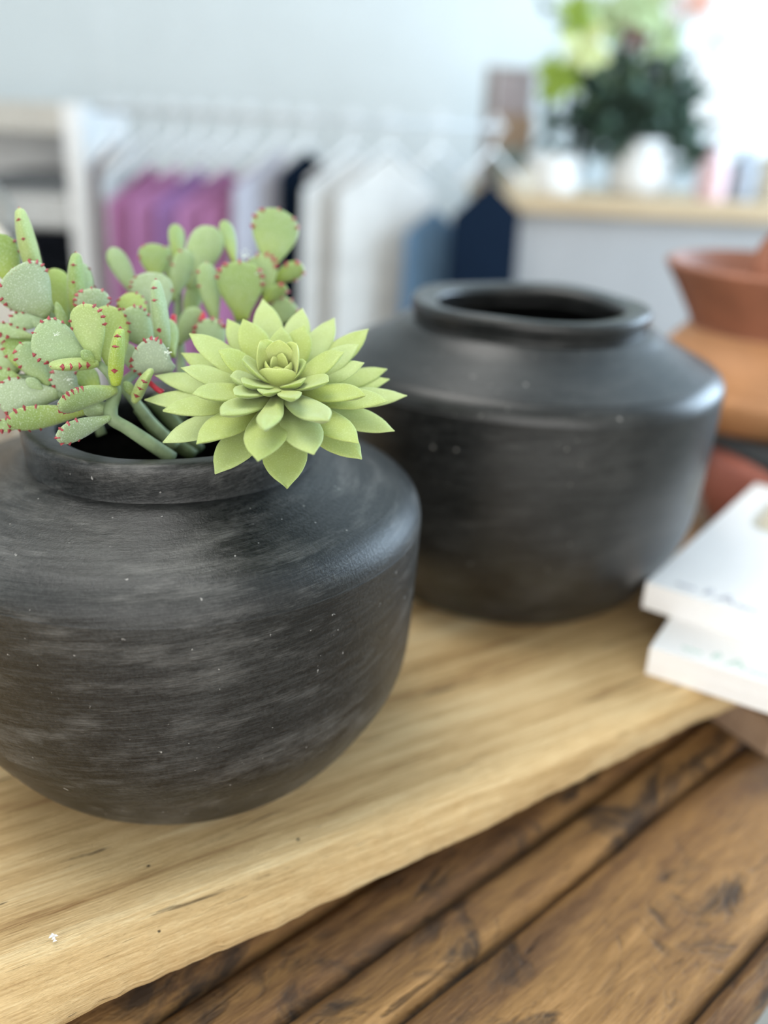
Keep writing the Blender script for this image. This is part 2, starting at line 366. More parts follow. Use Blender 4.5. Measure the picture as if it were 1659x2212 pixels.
# ------------------------------------------------------------------ the pale board on battens
BA = math.radians(31.8); BO = Vector((0.0244, 0.3844, Z0)); BU = Vector((math.cos(BA), math.sin(BA), 0)); BV = Vector((-math.sin(BA), math.cos(BA), 0))
riser = empty('riser_board', (BO.x, BO.y, TZ), BA)
tag(riser, 'thick pale timber display board with worn front edge, carrying both black pots', 'board')
def vbot(u): return interp([(-0.5, -0.030), (-0.13, -0.0155), (0.0, -0.0095), (0.1, -0.003), (0.23, 0.006), (0.5, 0.012)], u)
def board():
    n = 420; v = []; f = []; K = None; D = 0.46; TH = 0.031
    for i in range(n + 1):
        u = -0.52 + 0.90 * i / n
        def nz(a, b, c): return noise.noise(Vector((u * a, b, c)))
        e = 0.0028 * nz(9, 1, 2) + 0.0011 * nz(45, 3, 2) + 0.0005 * nz(160, 9, 2)
        eb = 0.0034 * nz(10, 5, 7) + 0.0016 * nz(38, 8, 4) + 0.0009 * nz(130, 4, 4)
        vb = vbot(u) + eb
        ring = [(vb + 0.004, -TH), (vb, -TH + 0.0035)]
        for k in range(1, 7):
            t = k / 7
            q = 0.0011 * noise.noise(Vector((u * 30, t * 5, 4))) + 0.0007 * noise.noise(Vector((u * 110, t * 12, 6)))
            ring.append((vb + (e - vb) * t ** 1.25 - 0.0025 * math.sin(PI * t) + q, -TH + 0.0035 + (TH - 0.0065) * t))
        for d, z in ((0.0015, -0.0022), (0.005, -0.0010), (0.011, -0.0004), (0.02, 0), (0.045, 0), (0.08, 0), (0.14, 0), (0.22, 0), (0.32, 0), (0.44, 0)):
            q = (0.0004 * noise.noise(Vector((u * 24, d * 40, 1))) + 0.00025 * noise.noise(Vector((u * 70, d * 160, 1)))) if d < 0.06 else 0
            ring.append((e + d, z + q - 0.0002))
        ring += [(D - 0.003, -0.001), (D, -0.004), (D, -TH + 0.003), (D - 0.003, -TH)]
        K = len(ring)
        for (a, z) in ring: v.append((u, a, z))
    for i in range(n):
        for k in range(K): f.append((i * K + k, (i + 1) * K + k, (i + 1) * K + (k + 1) % K, i * K + (k + 1) % K))
    f.append(tuple(range(K))); f.append(tuple(n * K + k for k in range(K))[::-1])
    return put('top_board', mesh('top_board', v, f), M['board'], riser, (0, 0, Z0 - TZ))
board()
for u0 in (0.279, -0.47):
    MB().box((u0, -0.019, 0.0012), (u0 + 0.045, 0.44, Z0 - TZ - 0.0313)).build('batten', M['batten'], riser, smooth=False, bevel=0.002)

# ------------------------------------------------------------------ the two black clay pots
def clay_pot(name, x, y, s, q, seed, label, edge, cm='clay'):
    rr, zr, rc, zc, zs, rw, zw, rb, zb, r0 = [k * s for k in q]; Rs = 0.13 * s
    root = empty(name, (x, y, Z0)); tag(root, label, 'pot', 'black clay pots')
    t = 0.011 * s
    base = [(r0 * 0.55, 0.0), (r0 * 0.96, 0.0), (r0 + 0.0045 * s, 0.0032 * s), (r0 + (rw - r0) * 0.33, zw * 0.17), (r0 + (rw - r0) * 0.66, zw * 0.50), (rw - 0.0005 * s, zw), (rw + (Rs - rw) * 0.62, zw + (zs - zw) * 0.45)]
    e = edge * s
    P0 = Vector((Rs - 0.0006 * s, zs - e * 1.0, 0)); P2 = Vector((Rs, zs, 0)) + (Vector((rc, zc, 0)) - Vector((Rs, zs, 0))).normalized() * e
    P1 = Vector((Rs + 0.0004 * s, zs + e * 0.02, 0)); fil = []
    for k in range(9):
        t_ = k / 8; q_ = P0 * (1 - t_) ** 2 + P1 * 2 * t_ * (1 - t_) + P2 * t_ * t_; fil.append((q_.x, q_.y))
    mid_ = P2 + (Vector((rc, zc, 0)) - P2) * 0.6
    outer = base + fil + [(mid_.x, mid_.y + 0.0004), (rc + 0.006 * s, zc - 0.0006 * s), (rc - 0.0005, zc + 0.0004)]
    prof = [(p.x, p.y) for p in smooth_pts([(a, b, 0) for a, b in outer], 5)]
    inner = [(rc - 0.014 * s, zc), (rc + (Rs - rc) * 0.45 - t, zs + (zc - zs) * 0.55 - t * 0.6), (Rs - t * 1.6, zs - t), (rw - t, zw), (rb - t, zb + t * 0.4), (r0 * 0.8, t), (0.004, t)]
    ip = [(p.x, p.y) for p in smooth_pts([(a, b, 0) for a, b in inner], 4)]
    v, f = lathe(prof + ip, 128, 0.008, seed)
    put('body', mesh('body', v, f), M[cm], root)
    ri = rr * 0.775
    col = [(rc + 0.0004, zc - 0.001 * s), (rc + 0.0002, zc + (zr - zc) * 0.15), (rr - 0.0003 * s, zr - (zr - zc) * 0.45), (rr, zr - 0.0035 * s), (rr - 0.0008 * s, zr - 0.0012 * s), (rr - 0.003 * s, zr), ((rr + ri) / 2, zr - 0.0004), (ri + 0.003 * s, zr - 0.0016 * s), (ri, zr - 0.005 * s), (ri + 0.001, zc + 0.004 * s), (rc - 0.013 * s, zc - 0.002 * s)]
    cp_ = [(p.x, p.y) for p in smooth_pts([(a, b, 0) for a, b in col], 4)]
    n = 128; v, f = lathe(cp_, n, 0.008, seed, close=False)
    m = len(cp_) - 1
    for k in range(n): f.append((m * n + k, m * n + (k + 1) % n, (k + 1) % n, k))
    put('rim', mesh('rim', v, f), M[cm], root)
    return root
Q1 = [0.0738, 0.1906, 0.0725, 0.1723, 0.1546, 0.125, 0.0586, 0.0872, 0.0180, 0.0800]
Q2 = [0.0785, 0.1944, 0.0764, 0.181, 0.1549, 0.1246, 0.0564, 0.0880, 0.0180, 0.0880]
pot1 = clay_pot('clay_pot', -0.1098, 0.4454, 1.0, Q1, 2.0, 'scuffed black clay pot in front, filled with green succulents', 0.0165)
pot2 = clay_pot('clay_pot', 0.1008, 0.6797, 1.1217, Q2, 6.0, 'empty smooth black clay pot beside the white boxes', 0.011, 'clay_smooth')

# ------------------------------------------------------------------ succulents
PADDLE = [(0, 0.30), (0.12, 0.36), (0.28, 0.62), (0.45, 0.86), (0.62, 0.99), (0.75, 1.0), (0.86, 0.88), (0.94, 0.62), (0.985, 0.30), (1.0, 0.06)]
OVAL = [(0, 0.35), (0.12, 0.50), (0.3, 0.84), (0.5, 1.0), (0.68, 0.95), (0.83, 0.74), (0.93, 0.48), (0.985, 0.2), (1.0, 0.04)]
ROS = [(0, 0.42), (0.15, 0.52), (0.35, 0.78), (0.52, 0.96), (0.64, 1.0), (0.74, 0.93), (0.83, 0.75), (0.90, 0.50), (0.955, 0.22), (0.985, 0.09), (1.0, 0.03)]
def leaf_mesh(L, W, T, prof, bend=0.0, cup=0.0, keel=0.0, n=16, m=16, wav=0.0, seed=0.0):
    v = []; f = []
    for i in range(n + 1):
        t = 1 - (1 - i / n) ** 1.35
        wd = W / 2 * interp(prof, t); th = T / 2 * (0.35 + 0.65 * math.sin(PI * min(1, 0.15 + 0.85 * t)) ** 0.6) * min(1.0, wd / (W * 0.22) + 0.08)
        zc = bend * L * t * t
        for k in range(m):
            a = 2 * PI * k / m; ca, sa = math.cos(a), math.sin(a)
            x = wd * (abs(ca) ** 0.9) * (1 if ca >= 0 else -1); xr = x / wd if wd > 1e-9 else 0
            z = th * sa * (1 - 0.25 * xr * xr)
            z += cup * wd * xr * xr
            z += (-keel if sa < 0 else -keel * 0.45) * wd * max(0, 1 - abs(xr) * 1.6)
            z += wav * L * noise.noise(Vector((xr * 1.5 + seed, t * 3, seed)))
            v.append((x, L * t, z + zc))
    for i in range(n):
        for k in range(m): f.append((i * m + k, i * m + (k + 1) % m, (i + 1) * m + (k + 1) % m, (i + 1) * m + k))
    f.append(tuple(range(m))[::-1]); f.append(tuple(n * m + k for k in range(m)))
    return v, f
def claws(L, W, T, prof, bend, cup, cnt, size, t0=0.66):
    mb = MB()
    seq = []
    for i in range(cnt):
        q = -1 + 2 * i / (cnt - 1)
        t = 1 - (1 - t0) * abs(q) ** 1.3; seq.append((t, 1 if q >= 0 else -1, abs(q)))
    for t, sd, q in seq:
        if random.random() < 0.08: continue
        e = 0.01; w0 = W / 2 * interp(prof, t)
        w1 = W / 2 * interp(prof, max(0, t - e))
        tan = Vector((sd * (w0 - w1), L * e, 0)).normalized(); out = Vector((sd * tan.y, -sd * tan.x * sd, 0))
        if q < 0.12: out = Vector((0, 1, 0)); w0 *= 0.3
        if out.y < -0.2: out.y = 0.2
        out.normalize()
        p = Vector((sd * w0 * 0.97, L * t - (0.01 * L if q < 0.12 else 0), bend * L * t * t + cup * w0))
        h = size * random.uniform(0.65, 1.05); b = size * 0.62; tn = Vector((-out.y, out.x, 0)); zz = Vector((0, 0, 1))
        base = p - out * h * 0.42
        mb.add([base + tn * b, base + zz * b * 1.1, base - tn * b, base - zz * b * 1.1, p + out * h * 0.58 + tn * b * 0.3 * random.uniform(-1, 1)], [(0, 1, 4), (1, 2, 4), (2, 3, 4), (3, 0, 4), (3, 2, 1, 0)])
    return mb
def frame(base, tip, twist=0.0, face=None):
    Y = (tip - base).normalized(); Zr = face if face else (CAM - base)
    Z = (Zr - Y * Zr.dot(Y)).normalized()
    Z = Matrix.Rotation(math.radians(twist), 3, Y) @ Z; X = Y.cross(Z)
    return Matrix(((X.x, Y.x, Z.x), (X.y, Y.y, Z.y), (X.z, Y.z, Z.z)))
def place(o, root, base, R):
    o.parent = root; m = R.to_4x4(); m.translation = base - root.location; o.matrix_local = m
# a leaf: (base px, base py, tip px, tip py, width px, depth at base, depth at tip, twist, thickness px, claw count, bend)
def paw_leaf(root, bx, by, tx, ty, w, d0, d1=None, twist=12, th=None, n=8, bend=0.04, prof=PADDLE, cs=1.0, mat='bear'):
    d1 = d0 if d1 is None else d1
    A, B = at(bx, by, d0), at(tx, ty, d1); L = (B - A).length; k = d0 / FPX; Wm = w * 1.14 * k
    T = (th * k) if th else min(0.42 * Wm, 0.0058)
    cup = random.uniform(-0.04, 0.06)
    v, f = leaf_mesh(L, Wm, T, prof, bend, cup, 0, 16, 16, 0.008, bx * 0.37)
    o = put('leaf', mesh('leaf', v, f), M[mat]); place(o, root, A, frame(A, B, twist))
    if n:
        c = claws(L, Wm, T, prof, bend, cup, n, 0.0024 * cs, 0.30 if abs(twist) > 55 else 0.62).build('claw_row', M['claw'], o, smooth=False)
        c['kind'] = 'stuff'; c['label'] = 'tiny dark red claws along the leaf tip'
    return o
def stem(root, pts, r, mat='stem', name='stem'):
    P = smooth_pts([at(*p) - root.location for p in pts], 5)
    if hasattr(r, '__len__'): rr = [interp(list(zip([i / (len(r) - 1) for i in range(len(r))], r)), i / (len(P) - 1)) for i in range(len(P))]
    else: rr = [r] * len(P)
    return MB().tube(P, rr, 10).build(name, M[mat], root)
def fluff(root, px, py, d, r=0.0011):
    mb = MB(); c = at(px, py, d) - root.location
    for k in range(14):
        q = c + Vector((random.gauss(0, 1), random.gauss(0, 1), random.gauss(0, 1))) * r
        s = r * random.uniform(0.3, 0.6); mb.add([q + Vector((s, 0, 0)), q + Vector((-s, s, 0)), q + Vector((-s, -s, 0)), q + Vector((0, 0, s))], [(0, 1, 3), (1, 2, 3), (2, 0, 3), (2, 1, 0)])
    o = mb.build('fluff', M['fluff'], root, smooth=False); o['kind'] = 'stuff'; return o
GR = 'bear paw succulent sprigs in the front pot'
def sprig(px, py, d, label):
    e = empty('bear_paw_succulent', at(px, py, d)); tag(e, label, 'succulent', GR); return e

# sprig leaning out over the front left of the rim
A = sprig(367, 985, 0.425, 'largest fuzzy paw-leaved sprig, leaning over the left front of the pot rim')
stem(A, [(372, 990, 0.428), (320, 955, 0.42), (275, 925, 0.415), (243, 905, 0.412), (240, 880, 0.413), (250, 845, 0.415), (238, 812, 0.415), (207, 780, 0.413)], [0.0034, 0.0033, 0.0030, 0.0033, 0.0028, 0.0022, 0.0018])
for a in [(190, 772, 70, 720, 88, .414, .402, 14, None, 9), (208, 782, 181, 655, 64, .412, .405, -14, None, 9), (250, 815, 231, 662, 72, .420, .424, 8, None, 9),
          (250, 832, 247, 708, 62, .410, .402, 84, 34, 9, 0.10), (210, 786, 107, 786, 62, .411, .398, 82, 28, 10, -0.05),
          (250, 842, 122, 872, 62, .412, .394, -52, 34, 12), (128, 850, -8, 862, 74, .424, .414, 12, None, 8), (190, 888, 14, 908, 52, .420, .410, -30, None, 8),
          (238, 902, 117, 944, 44, .410, .390, -30, 24, 7), (105, 832, 42, 742, 54, .424, .416, 20, None, 7), (78, 815, 28, 724, 64, .432, .434, 8, None, 7),
          (38, 805, -22, 752, 50, .436, .44, 10, None, 5), (66, 838, -22, 818, 52, .430, .424, 10, None, 6), (165, 858, 122, 795, 50, .424, .418, 10, None, 6),
          (232, 880, 130, 845, 40, .428, .432, 0, None, 0), (60, 912, -10, 922, 26, .418, .412, 10, None, 5), (150, 840, 60, 790, 56, .436, .44, 0, None, 0), (100, 880, 10, 880, 50, .438, .44, 0, None, 0), (215, 850, 175, 800, 44, .432, .436, 0, None, 0), (60, 790, 0, 735, 44, .446, .45, 0, None, 0), (240, 890, 180, 880, 34, .416, .410, -20, None, 0)]:
    paw_leaf(A, *a, mat={(208, 782): 'bear_lime', (250, 815): 'bear_lime', (250, 832): 'bear_lime', (210, 786): 'bear_lime', (128, 850): 'bear_pale', (238, 902): 'bear_pale', (165, 858): 'bear_pale'}.get(a[:2], 'bear'))
for a in [(203, 782, 175, 757, 21, .408, .402, 0, 12, 0), (92, 842, 56, 818, 22, .42, .416, 0, 12, 0)]: paw_leaf(A, *a, prof=OVAL)
stem(A, [(240, 880, 0.413), (190, 872, 0.42), (130, 852, 0.424), (85, 825, 0.428), (45, 815, 0.434)], [0.0022, 0.002, 0.0018])
fluff(A, 149, 820, 0.415); fluff(A, 122, 722, 0.400, 0.0006)

# sprig rising at the far left
B = sprig(200, 930, 0.445, 'fuzzy paw-leaved sprig rising at the far left of the front pot')
stem(B, [(220, 940, 0.45), (190, 860, 0.447), (165, 760, 0.445), (140, 710, 0.442), (100, 672, 0.436), (70, 600, 0.44)], [0.0026, 0.0024, 0.0020, 0.0018])
stem(B, [(165, 760, 0.445), (172, 700, 0.45), (165, 650, 0.452)], [0.002, 0.0016])
for a in [(82, 610, 36, 450, 70, .440, .430, 80, 40, 7, 0.03), (30, 622, -12, 506, 66, .440, .436, 14, None, 6), (106, 678, 22, 582, 104, .428, .414, 10, None, 10, 0.05),
          (100, 690, -8, 622, 46, .440, .436, -30, None, 4), (138, 705, 116, 582, 56, .452, .456, 10, None, 6), (168, 690, 158, 545, 66, .444, .434, 80, 38, 7),
          (192, 700, 172, 568, 44, .452, .452, 30, None, 4), (206, 712, 196, 622, 66, .436, .430, 12, None, 9), (100, 695, 20, 694, 36, .436, .430, 20, None, 6),
          (72, 728, -12, 708, 30, .432, .428, 24, None, 6), (150, 740, 135, 640, 34, .456, .46, 0, None, 0), (95, 735, 20, 742, 40, .452, .456, 0, None, 0), (150, 700, 92, 640, 40, .46, .46, 0, None, 0)]:
    paw_leaf(B, *a, mat={(106, 678): 'bear_pale', (138, 705): 'bear_lime', (82, 610): 'bear_lime', (206, 712): 'bear_pale'}.get(a[:2], 'bear'))
for a in [(146, 728, 121, 652, 19, .432, .428, 0, 11, 0), (105, 715, 70, 690, 20, .428, .424, 0, 12, 0)]: paw_leaf(B, *a, prof=OVAL)

# sprig in the middle
Cs = sprig(330, 950, 0.44, 'fuzzy paw-leaved sprig in the middle, left of the rosette')
stem(Cs, [(380, 965, 0.445), (330, 915, 0.44), (290, 865, 0.432), (268, 830, 0.43), (300, 800, 0.436), (340, 760, 0.442), (350, 720, 0.444)], [0.003, 0.0026, 0.0024, 0.002, 0.0018])
for a in [(312, 712, 272, 636, 54, .450, .452, 10, None, 7), (330, 752, 266, 670, 68, .440, .432, 14, None, 9), (356, 755, 332, 604, 66, .434, .426, 78, 36, 9, 0.03),
          (338, 700, 322, 590, 80, .466, .470, 4, None, 10), (372, 800, 292, 752, 76, .428, .416, -10, None, 9), (290, 868, 318, 794, 44, .418, .408, 84, 26, 8, 0.10),
          (374, 772, 362, 690, 34, .446, .45, 20, None, 0), (352, 762, 326, 678, 40, .452, .454, 0, None, 4), (300, 810, 268, 745, 34, .446, .446, 0, None, 0)]:
    paw_leaf(Cs, *a, mat={(312, 712): 'bear_lime', (338, 700): 'bear_pale', (372, 800): 'bear_pale', (290, 868): 'bear_lime'}.get(a[:2], 'bear'))
paw_leaf(Cs, 292, 856, 268, 824, 20, .424, .42, 0, 12, 0, prof=OVAL)
stem(Cs, [(285, 790, 0.43), (302, 806, 0.428), (336, 838, 0.424), (352, 848, 0.424)], [0.0005, 0.0012, 0.0014], 'red', 'red_stalk')
stem(Cs, [(368, 740, 0.462), (372, 705, 0.462), (376, 680, 0.462)], [0.0014, 0.0021, 0.0012], 'red', 'red_stalk')
fluff(Cs, 362, 765, 0.417, 0.0010)

# sprigs at the back
D = sprig(385, 900, 0.50, 'softly blurred paw-leaved sprig in front of the pink garments')
stem(D, [(390, 910, 0.50), (392, 800, 0.505), (385, 700, 0.51), (385, 620, 0.512), (380, 560, 0.512)], [0.003, 0.0026, 0.0022, 0.0018])
for a in [(298, 645, 240, 537, 44, .51, .51, 30, None, 0), (336, 606, 331, 527, 58, .515, .515, 6, None, 4), (366, 606, 362, 533, 38, .52, .52, 20, None, 0),
          (384, 570, 380, 486, 36, .52, .525, 30, None, 0), (402, 620, 462, 492, 66, .505, .51, 0, None, 0), (372, 650, 404, 540, 44, .500, .502, 20, None, 4),
          (466, 700, 442, 568, 50, .492, .49, 34, None, 5), (382, 745, 432, 668, 46, .486, .488, 0, None, 0), (400, 700, 428, 610, 36, .51, .515, 0, None, 0), (345, 680, 330, 600, 40, .515, .515, 0, None, 0)]:
    paw_leaf(D, *a)
stem(D, [(432, 735, 0.485), (436, 700, 0.485), (440, 675, 0.486)], [0.0014, 0.0018, 0.0020, 0.0008], 'red', 'red_stalk')
E_ = sprig(500, 900, 0.50, 'softly blurred paw-leaved sprig rising behind the rosette, with a broad notched top leaf')
stem(E_, [(490, 910, 0.50), (500, 800, 0.50), (515, 700, 0.503), (545, 640, 0.508), (575, 590, 0.512), (590, 560, 0.515)], [0.003, 0.0026, 0.0022, 0.0016])
for a in [(582, 578, 600, 452, 92, .515, .515, 14, None, 7), (507, 568, 483, 478, 32, .515, .52, 30, None, 0), (522, 692, 516, 564, 88, .495, .488, 4, None, 9),
          (578, 640, 556, 552, 68, .505, .505, -20, None, 9), (586, 608, 655, 574, 38, .515, .51, 20, None, 4), (566, 655, 618, 616, 32, .505, .50, 30, None, 4),
          (588, 700, 628, 648, 58, .51, .51, 10, None, 5), (470, 780, 445, 690, 60, .47, .47, 0, None, 8), (545, 720, 590, 690, 40, .51, .51, 0, None, 4)]:
    paw_leaf(E_, *a, cs=1.4)
fluff(E_, 531, 552, 0.492, 0.0014); fluff(E_, 545, 580, 0.49, 0.0010); fluff(E_, 556, 594, 0.49, 0.0010)
# bare dark stems crossing inside the mouth
for i, (p, r) in enumerate([([(300, 880, .45), (340, 930, .452), (420, 985, .455)], 0.0034), ([(330, 860, .46), (380, 920, .46), (430, 975, .46)], 0.004)]):
    o = stem(Cs, p, r, 'stem_dark')

# ------------------------------------------------------------------ the rosette
RO = at(607, 866, 0.424)
ros = empty('rosette_succulent', RO); tag(ros, 'lime green rosette succulent with pointed leaves hanging over the pot rim', 'succulent')
RN = Vector((0.01, -math.sin(math.radians(28)), math.cos(math.radians(28)))).normalized()
stem(ros, [(606, 862, .424), (575, 900, .432), (520, 965, .44), (480, 1010, .445)], [0.0042, 0.0036, 0.0034])
def ros_leaf(cx, cy, e, w, h=0.0, twist=0, bend=0.06, cup=0.10, keel=0.16, th=0.0042, prof=ROS, mat='rosette', n=16, rad=0.002):
    px, py = 300 + cx / 2.765, 600 + cy / 2.765
    O = RO + RN * h; se = math.sin(math.radians(e)); best = None; prev = None
    for i in range(400):
        d = 0.345 + 0.16 * i / 399; P = at(px, py, d); q = (P - O); g = q.normalized().dot(RN) - se
        if prev is not None and prev * g <= 0:
            if best is None or q.length < best[1] or best[2]: best = (P, q.length, False)
        elif best is None or (best[2] and abs(g) < best[3]): best = (P, q.length, True, abs(g))
        prev = g
    P = best[0]; Y = (P - O).normalized()
    side = (Y - RN * Y.dot(RN)); side = side.normalized() if side.length > 1e-4 else Vector((0, -1, 0))
    A = O + side * rad; L = (P - A).length; Wm = w * 1.10 * 0.42 / FPX
    Zn = RN - Y * RN.dot(Y)
    if Zn.length < 0.05: Zn = -side
    # aim the chord so that the bent tip still lands on P
    R = frame(A, P, twist, Zn)
    v, f = leaf_mesh(L, Wm, th, prof, bend, cup, keel, n, 18, 0.012, cx * 0.013 + cy * 0.007)
    v = [(x, y, z - bend * L * (y / L)) for (x, y, z) in v]
    o = put('leaf', mesh('leaf', v, f), M[mat]); place(o, ros, A, R); return o
# outer whorl
for t in [(740, 130, 14, 66), (975, 182, 14, 62), (1168, 240, 14, 60), (1372, 306, 13, 62), (1482, 545, 6, 54), (1497, 606, 4, 54), (1602, 705, 6, 56), (1528, 915, 5, 62),
          (1332, 1082, 4, 74), (885, 1260, 6, 86), (455, 1172, 6, 74), (143, 985, 6, 66), (33, 730, 6, 58), (93, 584, 8, 58), (252, 450, 10, 56), (528, 248, 12, 60)]:
    ros_leaf(*t, 0.0, 0, -0.05 if t[1] > 850 else 0.04)
# second whorl
for t in [(622, 246, 26, 66), (300, 334, 22, 64), (250, 538, 20, 60), (143, 795, 18, 60), (345, 990, 18, 70), (712, 1096, 22, 80), (1046, 1056, 22, 76), (1312, 990, 18, 66),
          (1490, 735, 16, 60), (1346, 508, 22, 58), (1312, 398, 24, 60), (985, 284, 28, 64), (850, 293, 36, 54)]:
    ros_leaf(*t, 0.004, 0, -0.03 if t[1] > 850 else 0.05)
# third whorl, more upright and curled
for t in [(474, 434, 34, 62), (320, 694, 24, 60), (545, 588, 34, 56), (488, 820, 28, 60), (742, 908, 36, 44), (1132, 856, 30, 62), (1352, 704, 24, 60), (1226, 444, 36, 62)]:
    ros_leaf(*t, 0.008, 0, 0.10, 0.2)
# inner leaves
for t in [(616, 488, 50, 60), (768, 394, 56, 54), (905, 425, 52, 54), (1000, 502, 48, 48), (1134, 620, 34, 58), (970, 626, 40, 48), (620, 630, 38, 52), (740, 690, 36, 42), (935, 722, 36, 42), (572, 700, 32, 54)]:
    ros_leaf(*t, 0.011, 0, 0.10, 0.22, th=0.0026)
# heart: a cup of small closed leaves
HB = RO + RN * 0.010
for k, (az, tilt, L, wd) in enumerate([(270, 22, 0.0160, 0.018), (30, 24, 0.0205, 0.016), (150, 24, 0.0210, 0.016), (90, 16, 0.021, 0.015), (330, 18, 0.015, 0.011), (210, 18, 0.015, 0.011), (270, 8, 0.014, 0.008), (60, 8, 0.0165, 0.008), (150, 6, 0.0155, 0.007)]):
    ex = Vector((1, 0, 0)); ey = RN.cross(ex).normalized(); ex = ey.cross(RN)
    dr = ex * math.cos(math.radians(az)) + ey * math.sin(math.radians(az))
    Bp = HB + dr * (0.0045 if k < 4 else 0.0028); Tp = HB + RN * L + dr * (L * math.tan(math.radians(tilt)) * 0.9 + 0.003)
    v, f = leaf_mesh((Tp - Bp).length, wd, 0.0024, OVAL, 0.10, 0.30, 0.0, 14, 16, 0.01, k)
    o = put('heart_leaf', mesh('heart_leaf', v, f), M['bud']); place(o, ros, Bp, frame(Bp, Tp, 0, -dr))

# ------------------------------------------------------------------ white boxes at the right
def carton(corner, ang, Lx, Ly, H, label, green, win):
    root = empty('soap_box', corner, ang); tag(root, label, 'box', 'stacked white boxes')
    b = MB(); hx = 0.006
    if win:
        (wx, wy, ww, wh, wr) = win; n = 32; ring = []
        for k in range(n):
            a = 2 * PI * k / n; ca, sa = math.cos(a), math.sin(a); e = 0.55
            ring.append((wx + ww * abs(ca) ** e * (1 if ca >= 0 else -1), wy + wh * abs(sa) ** e * (1 if sa >= 0 else -1)))
        V = [(0, 0, 0), (Lx, 0, 0), (Lx, Ly, 0), (0, Ly, 0), (0, 0, H), (Lx, 0, H), (Lx, Ly, H), (0, Ly, H)]
        F = [(0, 3, 2, 1), (0, 1, 5, 4), (1, 2, 6, 5), (2, 3, 7, 6), (3, 0, 4, 7)]
        r0 = len(V); V += [(x, y, H) for x, y in ring]; r1 = len(V); V += [(x, y, H - 0.004) for x, y in ring]
        for k in range(n): F.append((r0 + k, r0 + (k + 1) % n, r1 + (k + 1) % n, r1 + k))
        F.append(tuple(r1 + k for k in range(n)))
        # lid ring to the outer rectangle: quarter fans
        cor = [6, 7, 4, 5]; q = n // 4
        for s_ in range(4):
            for k in range(q): F.append((cor[s_], r0 + s_ * q + k, r0 + (s_ * q + k + 1) % n))
            F.append((cor[s_], r0 + ((s_ + 1) * q) % n, cor[(s_ + 1) % 4]))
        b.add(V, F)
    else: b.box((0, 0, 0), (Lx, Ly, H))
    b.build('carton', M['carton'], root, smooth=False)
    MB().box((0.0005, -0.0004, H * 0.5 - 0.0002), (Lx, -0.00005, H * 0.5 + 0.0002)).build('flap_seam', M['carton'], root, smooth=False)
    if win:
        s_ = MB(); v = []; n = 32
        for (g, z) in ((0.94, H - 0.0039), (0.93, H - 0.0018), (0.82, H - 0.0010), (0.4, H - 0.0008), (0.05, H - 0.0008)):
            v += [(wx + (x - wx) * g, wy + (y - wy) * g, z) for x, y in ring]
        f = [(i * n + k, i * n + (k + 1) % n, (i + 1) * n + (k + 1) % n, (i + 1) * n + k) for i in range(4) for k in range(n)] + [tuple(4 * n + k for k in range(n))]
        s_.add(v, f).build('soap_bar', M['soap'], root)
        o = MB(); v = []; f = []
        for k in range(n):
            x, y = ring[k]
            v += [(x, y, H + 0.0002), (wx + (x - wx) * 1.07, wy + (y - wy) * 1.07, H + 0.0002)]
        f = [(2 * k, 2 * k + 1, (2 * k + 3) % (2 * n), (2 * k + 2) % (2 * n)) for k in range(n)]
        o.add(v, f).build('window_outline', M['outline'], root, smooth=False)
    # hand-lettered print near the front edge of the lid
    pm = M['print_green'] if green else M['print_grey']; r = 0.0008
    W_ = MB(); z = H + 0.0001
    def st(pts): W_.tube([(x, y, z) for x, y in pts], r, 6)
    st([(0.018 + 0.0016 * i, 0.012 + 0.0016 * math.sin(i * 2.1)) for i in range(9)])
    st([(0.038, 0.010), (0.0385, 0.016), (0.041, 0.019), (0.0425, 0.015), (0.040, 0.012)])
    st([(0.047, 0.007), (0.0505, 0.013), (0.0535, 0.018), (0.056, 0.013), (0.059, 0.007)]); st([(0.049, 0.011), (0.058, 0.011)])
    st([(0.061 + 0.0017 * i, 0.008 + 0.0018 * math.sin(i * 1.7)) for i in range(10)])
    W_.build('lettering', pm, root)
    return root
carton(Vector((0.1806, 0.5239, Z0)), math.radians(-30.5), 0.135, 0.235, 0.0205, 'lower white box of the stack, resting on the pale board', True, None)
carton(Vector((0.1885, 0.5790, Z0 + 0.0206)), math.radians(-36.0), 0.135, 0.262, 0.0205, 'upper white box with a cut-out window showing a beige bar', False, (0.050, 0.200, 0.026, 0.046, 0))

# ------------------------------------------------------------------ terracotta at the right behind the boxes
JX, JY = 0.402, 0.97
bowl = empty('terracotta_bowl', (0.455, 0.90, TZ)); tag(bowl, 'red terracotta bowl on the dark table behind the white boxes', 'bowl')
pr = [(0.05, 0.0), (0.085, 0.001), (0.108, 0.022), (0.119, 0.055), (0.118, 0.088), (0.110, 0.098), (0.102, 0.096), (0.108, 0.060), (0.095, 0.024), (0.05, 0.012), (0.004, 0.012)]
v, f = lathe([(p.x, p.y) for p in smooth_pts([(a, b, 0) for a, b in pr], 4)], 64, 0.01, 3); put('body', mesh('body', v, f), M['terra_r'], bowl)
slab = MB().box((-0.145, -0.14, 0), (0.20, 0.17, 0.016)).build('slate_slab', M['slate'], None, smooth=False, loc=(0.475, 0.955, TZ + 0.0995), rot=(0, 0, math.radians(20)), bevel=0.002)
tag(slab, 'dark slate slab carrying the terracotta jug', 'slab')
jz = TZ + 0.0995 + 0.0162
jug = empty('terracotta_jug', (0.405, 0.965, jz)); tag(jug, 'tall terracotta jug with flared mouth and hoop handle behind the empty pot', 'jug')
